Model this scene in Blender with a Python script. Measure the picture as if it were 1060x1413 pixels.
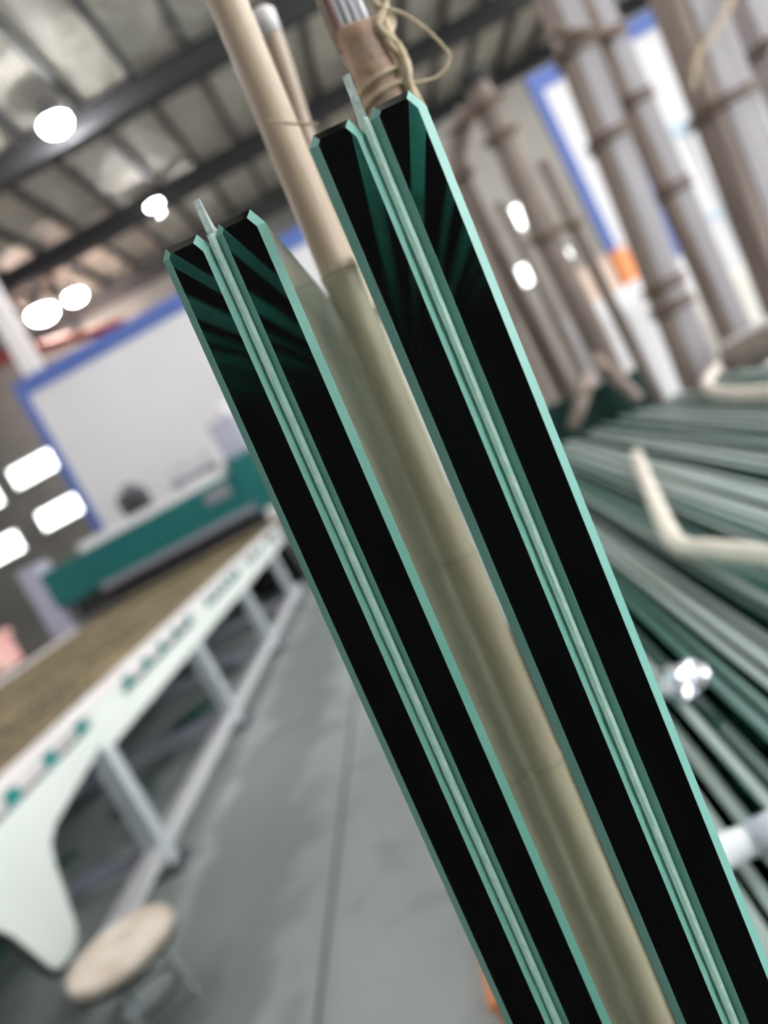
import bpy, bmesh, math, random
from mathutils import Vector, Matrix, noise as mnoise
random.seed(7)
for o in list(bpy.data.objects): bpy.data.objects.remove(o)
sc = bpy.context.scene
COL = sc.collection
R = math.radians

# ---------------------------------------------------------------- camera
PITCH, ROLL, YAW = R(5.92), R(28.0), R(3.39)
CAM_H = 1.4
fwd = Vector((-math.sin(YAW)*math.cos(PITCH), math.cos(YAW)*math.cos(PITCH), -math.sin(PITCH)))
rt = Vector((math.cos(YAW), math.sin(YAW), 0)); up = rt.cross(fwd)
ix = rt*math.cos(ROLL) - up*math.sin(ROLL)
iy = rt*math.sin(ROLL) + up*math.cos(ROLL)
cam = bpy.data.cameras.new('camera')
cam.sensor_fit = 'VERTICAL'; cam.sensor_height = 5.66; cam.lens = 4.25
cam.clip_start = 0.01; cam.clip_end = 200
cam.dof.use_dof = True; cam.dof.focus_distance = 0.182; cam.dof.aperture_fstop = 1.2
co = bpy.data.objects.new('camera', cam); COL.objects.link(co)
M = Matrix((ix, iy, -fwd)).transposed().to_4x4(); M.translation = (0, 0, CAM_H)
co.matrix_world = M
sc.camera = co

# ---------------------------------------------------------------- world, light, exposure
w = bpy.data.worlds.new('sky'); sc.world = w; w.use_nodes = True
bgn = w.node_tree.nodes['Background']
bgn.inputs[0].default_value = (0.93, 0.97, 1.0, 1); bgn.inputs[1].default_value = 5.4
LAMP_STRENGTH = 130.0
sc.view_settings.view_transform = 'Standard'; sc.view_settings.look = 'None'
sc.view_settings.gamma = 1.0; sc.view_settings.use_curve_mapping = False
sc.view_settings.exposure = 0.38
cy = sc.cycles
cy.use_denoising = True
cy.max_bounces = 20; cy.transmission_bounces = 16; cy.glossy_bounces = 8; cy.diffuse_bounces = 5
cy.sample_clamp_indirect = 12.0; cy.blur_glossy = 0.0

# ---------------------------------------------------------------- helpers
def mat(name, color, rough=0.5, metal=0.0, trans=0.0, bump=0.0, bscale=50.0, var=0.0, vscale=8.0, color2=None,
        stretch=(1, 1, 1), spec=0.5, emit=None, estr=0.0, rand=0.0, coat=0.0, coords='Object'):
    m = bpy.data.materials.new(name); m.use_nodes = True
    nt = m.node_tree; N = nt.nodes; L = nt.links
    b = N['Principled BSDF']
    b.inputs['Base Color'].default_value = (*color, 1); b.inputs['Roughness'].default_value = rough
    b.inputs['Metallic'].default_value = metal; b.inputs['Transmission Weight'].default_value = trans
    b.inputs['Specular IOR Level'].default_value = spec; b.inputs['Coat Weight'].default_value = coat
    if emit:
        b.inputs['Emission Color'].default_value = (*emit, 1); b.inputs['Emission Strength'].default_value = estr
    if color2 or bump or rand:
        tc = N.new('ShaderNodeTexCoord'); mp = N.new('ShaderNodeMapping'); mp.inputs['Scale'].default_value = stretch
        L.new(tc.outputs[coords], mp.inputs[0])
    if color2:
        n = N.new('ShaderNodeTexNoise'); n.inputs['Scale'].default_value = vscale; n.inputs['Detail'].default_value = 6
        L.new(mp.outputs[0], n.inputs['Vector'])
        r = N.new('ShaderNodeValToRGB'); r.color_ramp.elements[0].position = 0.32; r.color_ramp.elements[1].position = 0.68
        r.color_ramp.elements[0].color = (*color, 1); r.color_ramp.elements[1].color = (*color2, 1)
        L.new(n.outputs['Fac'], r.inputs[0]); out = r.outputs[0]
        if rand:
            oi = N.new('ShaderNodeObjectInfo'); hs = N.new('ShaderNodeHueSaturation')
            mr = N.new('ShaderNodeMapRange'); mr.inputs[3].default_value = 1-rand; mr.inputs[4].default_value = 1+rand
            L.new(oi.outputs['Random'], mr.inputs[0]); L.new(mr.outputs[0], hs.inputs['Value'])
            L.new(out, hs.inputs['Color']); out = hs.outputs[0]
        L.new(out, b.inputs['Base Color'])
    if bump:
        n2 = N.new('ShaderNodeTexNoise'); n2.inputs['Scale'].default_value = bscale; n2.inputs['Detail'].default_value = 5
        L.new(mp.outputs[0], n2.inputs['Vector'])
        bp = N.new('ShaderNodeBump'); bp.inputs['Strength'].default_value = bump; bp.inputs['Distance'].default_value = 0.6/bscale
        L.new(n2.outputs['Fac'], bp.inputs['Height']); L.new(bp.outputs[0], b.inputs['Normal'])
    return m

def link(name, me, m=None, parent=None):
    o = bpy.data.objects.new(name, me); COL.objects.link(o)
    if m is not None and len(me.materials) == 0: me.materials.append(m)
    if parent: o.parent = parent
    return o
def obj(name, bm, m, parent=None, smooth=False):
    me = bpy.data.meshes.new(name)
    bmesh.ops.recalc_face_normals(bm, faces=bm.faces)
    bm.to_mesh(me); bm.free()
    if smooth:
        for p in me.polygons: p.use_smooth = True
    return link(name, me, m, parent)
def empty(name, loc=(0, 0, 0)):
    o = bpy.data.objects.new(name, None); COL.objects.link(o); o.location = loc; o.empty_display_size = 0.1
    return o
def tag(o, label, cat, group=None):
    o['label'] = label; o['category'] = cat
    if group: o['group'] = group
    return o
def struct(o): o['kind'] = 'structure'; return o
def BM(): return bmesh.new()
def box(bm, x0, x1, y0, y1, z0, z1, bev=0.0):
    r = bmesh.ops.create_cube(bm, size=1)
    vs = r['verts']
    for v in vs:
        v.co = Vector((x0+(v.co.x+.5)*(x1-x0), y0+(v.co.y+.5)*(y1-y0), z0+(v.co.z+.5)*(z1-z0)))
    if bev > 0:
        es = list({e for v in vs for e in v.link_edges})
        bmesh.ops.bevel(bm, geom=es, offset=bev, segments=2, affect='EDGES', profile=0.6)
    return bm
def tube(bm, pts, rad, seg=12, cap=True, closed=False):
    pts = [Vector(p) for p in pts]; n = len(pts)
    rads = rad if isinstance(rad, (list, tuple)) else [rad]*n
    rings = []; ref = None
    for i, p in enumerate(pts):
        a = pts[i-1] if (i > 0 or closed) else pts[i]
        c = pts[(i+1) % n] if (i < n-1 or closed) else pts[i]
        d = (c-a).normalized()
        if ref is None:
            ref = Vector((0, 0, 1)) if abs(d.z) < 0.9 else Vector((1, 0, 0))
        s = (ref - d*ref.dot(d)).normalized(); ref = s
        q = d.cross(s)
        rings.append([bm.verts.new(p+(s*math.cos(2*math.pi*k/seg)+q*math.sin(2*math.pi*k/seg))*rads[i]) for k in range(seg)])
    for i in range(n if closed else n-1):
        A, B = rings[i], rings[(i+1) % n]
        for k in range(seg):
            bm.faces.new((A[k], A[(k+1) % seg], B[(k+1) % seg], B[k]))
    if cap and not closed:
        bm.faces.new(rings[0][::-1]); bm.faces.new(rings[-1])
    return bm
def lathe(bm, prof, seg=24, origin=(0, 0, 0), axis='Z'):
    rings = []
    ox, oy, oz = origin
    for r, h in prof:
        ring = []
        for k in range(seg):
            a = 2*math.pi*k/seg; c, s = r*math.cos(a), r*math.sin(a)
            ring.append(bm.verts.new({'Z': (ox+c, oy+s, oz+h), 'X': (ox+h, oy+c, oz+s), 'Y': (ox+c, oy+h, oz+s)}[axis]))
        rings.append(ring)
    for A, B in zip(rings, rings[1:]):
        for k in range(seg): bm.faces.new((A[k], A[(k+1) % seg], B[(k+1) % seg], B[k]))
    bm.faces.new(rings[0]); bm.faces.new(rings[-1])
    return bm
def prism(bm, poly, axis, a0, a1):
    def pt(p, a): return {'X': (a, p[0], p[1]), 'Y': (p[0], a, p[1]), 'Z': (p[0], p[1], a)}[axis]
    A = [bm.verts.new(pt(p, a0)) for p in poly]; B = [bm.verts.new(pt(p, a1)) for p in poly]
    n = len(poly)
    for k in range(n): bm.faces.new((A[k], A[(k+1) % n], B[(k+1) % n], B[k]))
    bm.faces.new(A[::-1]); bm.faces.new(B)
    return bm
def spline(pts, sub=6):
    pts = [Vector(p) for p in pts]; out = []
    for i in range(len(pts)-1):
        p0 = pts[max(i-1, 0)]; p1 = pts[i]; p2 = pts[i+1]; p3 = pts[min(i+2, len(pts)-1)]
        for k in range(sub):
            t = k/sub
            out.append(0.5*((2*p1)+(p2-p0)*t+(2*p0-5*p1+4*p2-p3)*t*t+(3*p1-p0-3*p2+p3)*t**3))
    out.append(pts[-1]); return out
def tone(base, k): return tuple(min(1, c*k) for c in base)

# ---------------------------------------------------------------- materials
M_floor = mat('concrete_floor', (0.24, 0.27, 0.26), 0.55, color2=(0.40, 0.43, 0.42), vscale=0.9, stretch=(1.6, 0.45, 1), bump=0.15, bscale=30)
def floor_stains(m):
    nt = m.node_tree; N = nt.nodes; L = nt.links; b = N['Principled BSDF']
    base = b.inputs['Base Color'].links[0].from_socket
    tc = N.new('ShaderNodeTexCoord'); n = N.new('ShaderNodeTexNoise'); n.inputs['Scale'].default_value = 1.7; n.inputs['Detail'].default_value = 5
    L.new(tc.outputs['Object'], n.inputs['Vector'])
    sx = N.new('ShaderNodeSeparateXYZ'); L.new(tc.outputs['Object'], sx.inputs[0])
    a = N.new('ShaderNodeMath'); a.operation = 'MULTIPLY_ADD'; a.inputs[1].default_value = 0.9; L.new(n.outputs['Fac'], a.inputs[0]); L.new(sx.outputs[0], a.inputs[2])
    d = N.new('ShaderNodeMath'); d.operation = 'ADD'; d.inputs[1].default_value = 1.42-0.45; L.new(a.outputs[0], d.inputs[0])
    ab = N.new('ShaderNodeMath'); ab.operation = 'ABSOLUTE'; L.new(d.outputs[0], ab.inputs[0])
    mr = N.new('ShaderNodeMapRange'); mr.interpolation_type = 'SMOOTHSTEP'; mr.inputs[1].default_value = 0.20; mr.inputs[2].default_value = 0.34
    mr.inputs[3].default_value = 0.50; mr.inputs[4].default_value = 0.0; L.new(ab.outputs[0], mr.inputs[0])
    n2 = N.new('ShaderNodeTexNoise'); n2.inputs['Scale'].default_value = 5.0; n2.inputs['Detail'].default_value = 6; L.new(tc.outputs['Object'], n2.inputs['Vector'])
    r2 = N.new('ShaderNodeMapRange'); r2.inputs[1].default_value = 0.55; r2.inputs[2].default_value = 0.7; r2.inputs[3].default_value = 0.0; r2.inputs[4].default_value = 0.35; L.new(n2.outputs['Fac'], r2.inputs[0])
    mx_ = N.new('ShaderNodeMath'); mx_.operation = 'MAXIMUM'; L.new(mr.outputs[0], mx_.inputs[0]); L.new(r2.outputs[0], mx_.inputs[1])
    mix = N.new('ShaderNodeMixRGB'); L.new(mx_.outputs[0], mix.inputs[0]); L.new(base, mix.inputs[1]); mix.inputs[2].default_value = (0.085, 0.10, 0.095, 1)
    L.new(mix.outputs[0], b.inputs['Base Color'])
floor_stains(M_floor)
M_joint = mat('floor_joint', (0.10, 0.11, 0.11), 0.8)
M_foil = mat('roof_foil_insulation', (0.68, 0.63, 0.55), 0.6, metal=0.1, color2=(0.86, 0.81, 0.70), vscale=0.8, stretch=(1, 0.7, 1), bump=0.9, bscale=2.2)
M_beam = mat('dark_steel_paint', (0.055, 0.055, 0.058), 0.6)
M_wallgrey = mat('grey_sheet_wall', (0.16, 0.16, 0.15), 0.7, color2=(0.24, 0.235, 0.22), vscale=0.6)
M_walldark = mat('dark_sheet_wall', (0.07, 0.07, 0.07), 0.8)
M_wallpale = mat('pale_wall', (0.72, 0.68, 0.60), 0.7, color2=(0.82, 0.79, 0.72), vscale=0.7)
M_white = mat('white_panel', (0.73, 0.685, 0.68), 0.45, color2=(0.78, 0.76, 0.77), vscale=0.5)
M_blue = mat('blue_trim', (0.09, 0.15, 0.43), 0.5)
M_paleblue = mat('pale_blue_rail', (0.52, 0.62, 0.70), 0.5)
M_window = mat('daylit_window', (0.9, 0.9, 0.9), 0.3, emit=(0.97, 1.0, 0.96), estr=4.0)
M_conv = mat('cream_white_enamel', (0.74, 0.78, 0.72), 0.35, color2=(0.80, 0.82, 0.78), vscale=2.0)
M_flange = mat('pale_top_flange', (0.84, 0.78, 0.76), 0.4)
M_leg = mat('grey_painted_leg', (0.52, 0.56, 0.58), 0.45)
M_rail = mat('pale_lower_rail', (0.58, 0.57, 0.58), 0.5)
M_teal = mat('teal_rubber', (0.01, 0.27, 0.25), 0.45)
M_tealpaint = mat('teal_machine_paint', (0.007, 0.115, 0.11), 0.4, color2=(0.014, 0.14, 0.135), vscale=1.5)
M_rope_roller = mat('rope_wound_roller', (0.05, 0.04, 0.025), 0.8, color2=(0.30, 0.235, 0.125), vscale=7.0, rand=0.4, bump=0.6, bscale=60)
M_dark = mat('dark_grey_metal', (0.06, 0.06, 0.065), 0.5)
M_grey = mat('mid_grey_metal', (0.30, 0.30, 0.33), 0.45, metal=0.3)
M_lav = mat('lavender_grey_paint', (0.42, 0.41, 0.50), 0.5)
M_cardboard = mat('cream_wood', (0.55, 0.43, 0.32), 0.75, color2=(0.86, 0.76, 0.68), vscale=8)
M_pink = mat('pink_plastic', (0.85, 0.40, 0.40), 0.5, color2=(0.95, 0.62, 0.50), vscale=2)
M_orange = mat('orange_plastic', (0.85, 0.30, 0.10), 0.5)
M_peach = mat('peach_carton', (0.70, 0.52, 0.42), 0.7)
M_wood = mat('smooth_wood_pole', (0.36, 0.26, 0.185), 0.5, color2=(0.52, 0.40, 0.29), vscale=60, stretch=(1, 1, 0.06), bump=0.12, bscale=300)
M_bamboo = mat('bamboo_pole', (0.46, 0.335, 0.23), 0.42, color2=(0.64, 0.50, 0.36), vscale=55, stretch=(1, 1, 0.05), bump=0.12, bscale=260)
M_node = mat('bamboo_node', (0.30, 0.22, 0.14), 0.6)
M_post = mat('weathered_timber_post', (0.20, 0.15, 0.125), 0.75, color2=(0.40, 0.32, 0.275), vscale=10, stretch=(1, 1, 0.1))
M_postgrey = mat('grey_timber_post', (0.40, 0.36, 0.37), 0.7, color2=(0.52, 0.48, 0.50), vscale=10, stretch=(1, 1, 0.1))
M_rope = mat('hemp_rope', (0.50, 0.38, 0.24), 0.85, color2=(0.70, 0.58, 0.40), vscale=300, bump=0.5, bscale=900)
M_ropedark = mat('old_dark_rope', (0.20, 0.14, 0.10), 0.9)
M_cloth = mat('brown_wrap_cloth', (0.40, 0.24, 0.15), 0.8, color2=(0.60, 0.44, 0.36), vscale=90, bump=0.4, bscale=250)
M_tubeplastic = mat('clear_striped_tube', (0.62, 0.60, 0.68), 0.15, coat=0.6)
M_tubestripe = mat('white_tube_stripe', (0.92, 0.92, 0.95), 0.3)
M_pinkstripe = mat('pink_tube_stripe', (0.85, 0.42, 0.38), 0.3)
M_foam = mat('cream_foam_rod', (0.62, 0.545, 0.465), 0.65, color2=(0.70, 0.625, 0.54), vscale=15)
M_wrapfilm = mat('glossy_plastic_film', (0.90, 0.88, 0.96), 0.06, metal=0.85)
M_lavfilm = mat('lavender_film', (0.80, 0.78, 0.90), 0.15, coat=0.5, bump=0.5, bscale=80)
M_chrome = mat('bright_metal', (0.75, 0.74, 0.80), 0.18, metal=0.9)
M_rackgreen = mat('dark_green_rack_paint', (0.008, 0.045, 0.035), 0.45)
M_rubber = mat('black_rubber', (0.02, 0.02, 0.02), 0.7)
M_bulb = mat('lamp_bulb', (1, 1, 1), 0.3, emit=(0.98, 0.98, 1.0), estr=LAMP_STRENGTH)
M_bulbwarm = mat('warm_lamp_bulb', (1, 1, 1), 0.3, emit=(1.0, 0.80, 0.72), estr=LAMP_STRENGTH*0.8)
M_red = mat('red_crane_paint', (0.35, 0.05, 0.04), 0.5)

def glass_material(name, sigma_color, density, dust):
    m = bpy.data.materials.new(name); m.use_nodes = True
    nt = m.node_tree; N = nt.nodes; L = nt.links
    b = N['Principled BSDF']; out = N['Material Output']
    b.inputs['Base Color'].default_value = (1, 1, 1, 1); b.inputs['Transmission Weight'].default_value = 1.0
    b.inputs['IOR'].default_value = 1.52; b.inputs['Roughness'].default_value = 0.0
    # dust film that sits only on the broad faces (local X normals)
    tc = N.new('ShaderNodeTexCoord'); sx = N.new('ShaderNodeSeparateXYZ'); L.new(tc.outputs['Normal'], sx.inputs[0])
    ab = N.new('ShaderNodeMath'); ab.operation = 'ABSOLUTE'; L.new(sx.outputs[0], ab.inputs[0])
    gt = N.new('ShaderNodeMath'); gt.operation = 'GREATER_THAN'; gt.inputs[1].default_value = 0.9; L.new(ab.outputs[0], gt.inputs[0])
    n = N.new('ShaderNodeTexNoise'); n.inputs['Scale'].default_value = 140; n.inputs['Detail'].default_value = 8
    L.new(tc.outputs['Object'], n.inputs['Vector'])
    mr = N.new('ShaderNodeMapRange'); mr.inputs[1].default_value = 0.45; mr.inputs[2].default_value = 0.75
    mr.inputs[3].default_value = dust*0.4; mr.inputs[4].default_value = dust*2.2; L.new(n.outputs['Fac'], mr.inputs[0])
    mu = N.new('ShaderNodeMath'); mu.operation = 'MULTIPLY'; L.new(mr.outputs[0], mu.inputs[0]); L.new(gt.outputs[0], mu.inputs[1])
    geo = N.new('ShaderNodeNewGeometry'); inv = N.new('ShaderNodeMath'); inv.operation = 'SUBTRACT'; inv.inputs[0].default_value = 1.0
    L.new(geo.outputs['Backfacing'], inv.inputs[1])                      # the film lies on the outside of the glass
    mu2 = N.new('ShaderNodeMath'); mu2.operation = 'MULTIPLY'; L.new(mu.outputs[0], mu2.inputs[0]); L.new(inv.outputs[0], mu2.inputs[1]); mu = mu2
    df = N.new('ShaderNodeBsdfDiffuse'); df.inputs[0].default_value = (0.62, 0.64, 0.60, 1)
    mx = N.new('ShaderNodeMixShader'); L.new(mu.outputs[0], mx.inputs[0]); L.new(b.outputs[0], mx.inputs[1]); L.new(df.outputs[0], mx.inputs[2])
    # ground (frosted) chamfers: the faces that stand oblique to the broad faces
    lo = N.new('ShaderNodeMath'); lo.operation = 'GREATER_THAN'; lo.inputs[1].default_value = 0.3; L.new(ab.outputs[0], lo.inputs[0])
    gr = N.new('ShaderNodeMath'); gr.operation = 'SUBTRACT'; L.new(lo.outputs[0], gr.inputs[0]); L.new(gt.outputs[0], gr.inputs[1])
    tl = N.new('ShaderNodeBsdfTranslucent'); tl.inputs[0].default_value = (0.38, 0.70, 0.74, 1)
    d2 = N.new('ShaderNodeBsdfDiffuse'); d2.inputs[0].default_value = (0.45, 0.75, 0.74, 1)
    m3 = N.new('ShaderNodeMixShader'); m3.inputs[0].default_value = 0.4; L.new(tl.outputs[0], m3.inputs[1]); L.new(d2.outputs[0], m3.inputs[2])
    m4 = N.new('ShaderNodeMixShader'); L.new(gr.outputs[0], m4.inputs[0]); L.new(mx.outputs[0], m4.inputs[1]); L.new(m3.outputs[0], m4.inputs[2])
    L.new(m4.outputs[0], out.inputs['Surface'])
    va = N.new('ShaderNodeVolumeAbsorption'); va.inputs['Color'].default_value = (*sigma_color, 1); va.inputs['Density'].default_value = density
    L.new(va.outputs[0], out.inputs['Volume'])
    return m
M_glass = glass_material('green_float_glass', (0.28, 0.60, 0.55), 11.0, 0.015)
M_arris = mat('ground_glass_chamfer', (0.275, 0.60, 0.51), 0.38, color2=(0.32, 0.64, 0.555), vscale=40, bump=0.05, bscale=900, coat=0.15)
M_inter = mat('milky_interlayer', (0.55, 0.88, 0.76), 0.4, color2=(0.90, 0.99, 0.95), vscale=1300, stretch=(1, 1, 0.25), bump=0.7, bscale=1200)
M_clear = bpy.data.materials.new('clear_interlayer'); M_clear.use_nodes = True
_n = M_clear.node_tree; _t = _n.nodes.new('ShaderNodeBsdfTransparent'); _t.inputs[0].default_value = (0.95, 0.985, 0.965, 1)
_n.links.new(_t.outputs[0], _n.nodes['Material Output'].inputs['Surface'])
def add_translucent(m, fac, tint=1.0):
    nt = m.node_tree; N = nt.nodes; L = nt.links; b = N['Principled BSDF']; out = N['Material Output']
    t = N.new('ShaderNodeBsdfTranslucent'); mx = N.new('ShaderNodeMixShader'); mx.inputs[0].default_value = fac
    if b.inputs['Base Color'].is_linked: L.new(b.inputs['Base Color'].links[0].from_socket, t.inputs[0])
    else: t.inputs[0].default_value = b.inputs['Base Color'].default_value
    L.new(b.outputs[0], mx.inputs[1]); L.new(t.outputs[0], mx.inputs[2]); L.new(mx.outputs[0], out.inputs['Surface'])
add_translucent(M_arris, 0.35); add_translucent(M_inter, 0.3)
M_flap = mat('clear_interlayer_flap', (0.82, 0.90, 0.86), 0.12, trans=0.55, bump=0.8, bscale=500)
M_sheet = mat('stacked_green_glass', (0.008, 0.048, 0.035), 0.10, color2=(0.018, 0.075, 0.058), vscale=2)
M_edge = [mat('stack_edge_pale', (0.30, 0.36, 0.33), 0.4, color2=(0.38, 0.44, 0.41), vscale=5),
          mat('stack_edge_mid', (0.15, 0.19, 0.175), 0.4, color2=(0.21, 0.26, 0.235), vscale=5),
          mat('stack_edge_green', (0.02, 0.10, 0.08), 0.3, color2=(0.035, 0.135, 0.105), vscale=5)]

# ================================================================ THE HALL
X0, X1, Y0, Y1, ZC = -15.0, 16.0, -8.0, 20.6, 8.0
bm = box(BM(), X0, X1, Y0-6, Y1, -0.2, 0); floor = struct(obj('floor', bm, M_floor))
for jx in (-0.96, 4.6, -6.5):
    obj('expansion_joint', box(BM(), jx-0.008, jx+0.008, Y0, Y1, -0.01, 0.0015), M_joint, floor)
for jy in (4.6, 10.1, 15.6):
    obj('expansion_joint', box(BM(), X0, X1, jy-0.008, jy+0.008, -0.01, 0.0012), M_joint, floor)
XO = 9.0; YO = 9.0
bm = box(BM(), X0, XO, Y0, YO, ZC, ZC+0.1); box(bm, X0, X1, YO, Y1, ZC, ZC+0.1); ceiling = struct(obj('ceiling', bm, M_foil))
raf = {}
for k in range(-2, 6):
    y = 0.55+4.0*k; xe = XO if y < YO else X1
    if xe not in raf:
        bmr = BM(); box(bmr, X0, xe, -0.13, 0.13, -0.02, 0.0); box(bmr, X0, xe, -0.012, 0.012, -0.36, -0.02); box(bmr, X0, xe, -0.17, 0.17, -0.40, -0.36)
        o = obj('rafter', bmr, M_beam, ceiling); raf[xe] = o.data
    else:
        o = link('rafter', raf[xe], None, ceiling)
    o.location = (0, y, ZC-0.18)
pur = {}
for k in range(-14, 17):
    x = -0.05+0.95*k; ye = Y0 if x < XO else YO
    if ye not in pur:
        b_ = BM(); box(b_, -0.035, 0.035, ye, Y1, -0.16, 0.0); box(b_, -0.07, -0.035, ye, Y1, -0.16, -0.145)
        o = obj('purlin', b_, M_beam, ceiling); pur[ye] = o.data
    else: o = link('purlin', pur[ye], None, ceiling)
    o.location = (x, 0, ZC-0.003)
bm = box(BM(), X0, 1.2, Y1, Y1+0.2, 0, ZC); wback = struct(obj('wall_back', bm, M_wallgrey))
bm = box(BM(), 1.2, X1, Y1, Y1+0.2, 0, ZC); struct(obj('wall_far', bm, M_wallpale))
bm = box(BM(), X0-0.2, X0, Y0, Y1, 0, ZC); struct(obj('wall_left', bm, M_wallgrey))
bm = BM(); box(bm, X1, X1+0.2, YO, Y1, 0, ZC); box(bm, XO, X1, YO-0.2, YO, 0, ZC)
for k in range(3): box(bm, XO-0.35, XO, Y0+7.0*k, Y0+7.0*k+0.35, 0, ZC)
struct(obj('wall_right', bm, M_wallpale))          # the near bays are an open loading side between columns
bm = box(BM(), X0, XO, Y0-0.2, Y0, 0, ZC); struct(obj('wall_behind', bm, M_walldark))

struct(obj('reflection_screen', box(BM(), -0.95, 0.85, -0.95, -0.85, 0, 2.3), M_walldark))     # unseen dark screen added behind the viewer so the polished edges reflect black
# windows with frames in the far wall
def window(n, xc, zc, ww, hh):
    o = struct(obj('window_%d' % n, box(BM(), xc-ww/2, xc+ww/2, Y1-0.03, Y1-0.005, zc-hh/2, zc+hh/2), M_window))
    f = BM(); t = 0.06
    box(f, xc-ww/2-t, xc+ww/2+t, Y1-0.06, Y1-0.002, zc+hh/2, zc+hh/2+t); box(f, xc-ww/2-t, xc+ww/2+t, Y1-0.06, Y1-0.002, zc-hh/2-t, zc-hh/2)
    box(f, xc-ww/2-t, xc-ww/2, Y1-0.06, Y1-0.002, zc-hh/2, zc+hh/2); box(f, xc+ww/2, xc+ww/2+t, Y1-0.06, Y1-0.002, zc-hh/2, zc+hh/2)
    obj('window_frame', f, M_grey, o)
for i, (x, z, a, b) in enumerate([(-8.95, 4.68, 1.35, 0.52), (-8.9, 3.34, 1.3, 0.50), (-10.75, 4.55, 1.2, 0.55), (-10.9, 3.2, 1.2, 0.55),
                                   (4.93, 3.03, 0.30, 0.50), (4.62, 4.36, 0.22, 0.22), (5.5, 4.4, 0.35, 0.6), (6.1, 3.0, 0.22, 0.22)]):
    window(i+1, x, z, a, b)

# high-bay lamps
LAMPS = []
def lamp(x, y, z, label, warm=False, s=1.0):
    e = empty('high_bay_lamp', (x, y, z)); tag(e, label, 'lamp', 'high-bay lamps under the roof')
    lathe_prof = [(0.05*s, 0.30*s), (0.10*s, 0.28*s), (0.13*s, 0.16*s), (0.20*s, 0.06*s), (0.24*s, 0.0), (0.235*s, -0.01*s)]
    obj('reflector', lathe(BM(), lathe_prof, 24), M_grey, e, True)
    obj('bulb', lathe(BM(), [(0.21*s, -0.012*s), (0.215*s, -0.05*s), (0.19*s, -0.11*s), (0.13*s, -0.15*s), (0.05*s, -0.17*s)], 20), M_bulbwarm if warm else M_bulb, e, True)
    obj('hanger', tube(BM(), [(0, 0, 0.29*s), (0, 0, ZC-z)], 0.015, 8), M_dark, e)
lamp(-2.30, 11.9, 7.55, 'round white ceiling lamp nearest the top left corner of the picture')
lamp(-2.20, 16.7, 7.60, 'round white ceiling lamp just above the left laminated glass panel')
lamp(-5.25, 18.9, 7.55, 'small warm ceiling lamp at the far left, the right one of the close pair', True, 1.1)
lamp(-6.05, 18.6, 7.50, 'larger warm ceiling lamp at the far left, above the blue trimmed partition', True, 1.5)
OUT = 'high-bay ceiling lamp in the rows above and behind the viewer'
for x in (-8.6, -2.3, 4.2):
    for y in (-2.5, 2.3, 7.1):
        lamp(x, y, 7.55, OUT)
for x, y in ((10.4, 13.0), (10.4, 16.7), (4.2, 11.6), (-10.4, 11.9)):
    lamp(x, y, 7.55, 'high-bay ceiling lamp above the side bays of the hall')
lamp(7.5, 16.3, 7.55, 'added high-bay lamp out of view beyond the right white partition')  # extra unseen lamp added to brighten the pale far wall

# red crane rail high at the left
e = empty('crane_rail', (-6.5, 18.0, 6.3)); tag(e, 'dull red crane rail hanging under the roof at far left', 'crane rail')
obj('rail', tube(BM(), [(-4.0, 0.2, 1.2), (2.2, -0.1, -0.15)], 0.13, 8), M_red, e)
obj('hanger', box(BM(), -3.3, -3.2, 0.1, 0.2, 0.9, 1.6), M_dark, e); obj('hanger', box(BM(), 1.2, 1.3, -0.1, 0.0, 0.0, 1.6), M_dark, e)

# blue trimmed white partitions
def partition(name, x0, x1, y, z1, label, rails=()):
    e = empty(name, ((x0+x1)/2, y, 0)); tag(e, label, 'partition')
    def L(a): return a-(x0+x1)/2
    n = max(1, round((x1-x0)/2.8)); wdt = (x1-x0)/n
    for i in range(n):
        obj('panel', box(BM(), L(x0+i*wdt)+0.004, L(x0+(i+1)*wdt)-0.004, 0, 0.08, 0, z1), M_white, e)
    t = 0.13
    obj('blue_trim', box(BM(), L(x0)-t, L(x1)+t, -0.03, 0.1, z1, z1+2*t), M_blue, e)
    obj('blue_trim', box(BM(), L(x0)-t, L(x0)+0.02, -0.031, 0.101, 0, z1), M_blue, e)
    obj('blue_trim', box(BM(), L(x1)-0.02, L(x1)+t, -0.032, 0.102, 0, z1), M_blue, e)
    return e
partition('white_partition', -4.75, 1.0, 12.0, 4.32, 'large plain white partition with blue trim behind the teal gantry')
pr_ = partition('white_partition', 4.25, 14.0, 12.0, 4.6, 'white partition with blue trim and pale rails behind the timber posts')
cx = 9.125
obj('pale_rail', box(BM(), 4.9-cx, 14-cx, -0.05, 0.0, 3.05, 3.25), M_paleblue, pr_)
obj('blue_trim', box(BM(), 5.0-cx, 5.14-cx, -0.05, 0.0, 0.3, 3.05), M_blue, pr_)
for x in (5.9, 6.6, 7.5, 8.3, 9.4): obj('mullion', box(BM(), x-cx, x+0.09-cx, -0.05, 0.0, 0.3, 3.05), M_white, pr_)
obj('pale_rail', box(BM(), 5.14-cx, 14-cx, -0.05, 0.0, 1.75, 1.85), M_paleblue, pr_)
# slim pale column left of the partition
e = empty('pale_column', (-4.6, 12.4, 0)); tag(e, 'slim pinkish white column rising behind the left partition corner', 'column')
obj('shaft', box(BM(), -0.15, 0.15, -0.12, 0.12, 0, 7.6, 0.02), M_flange, e)
obj('base_plate', box(BM(), -0.25, 0.25, -0.22, 0.22, 0, 0.03), M_grey, e)

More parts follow.
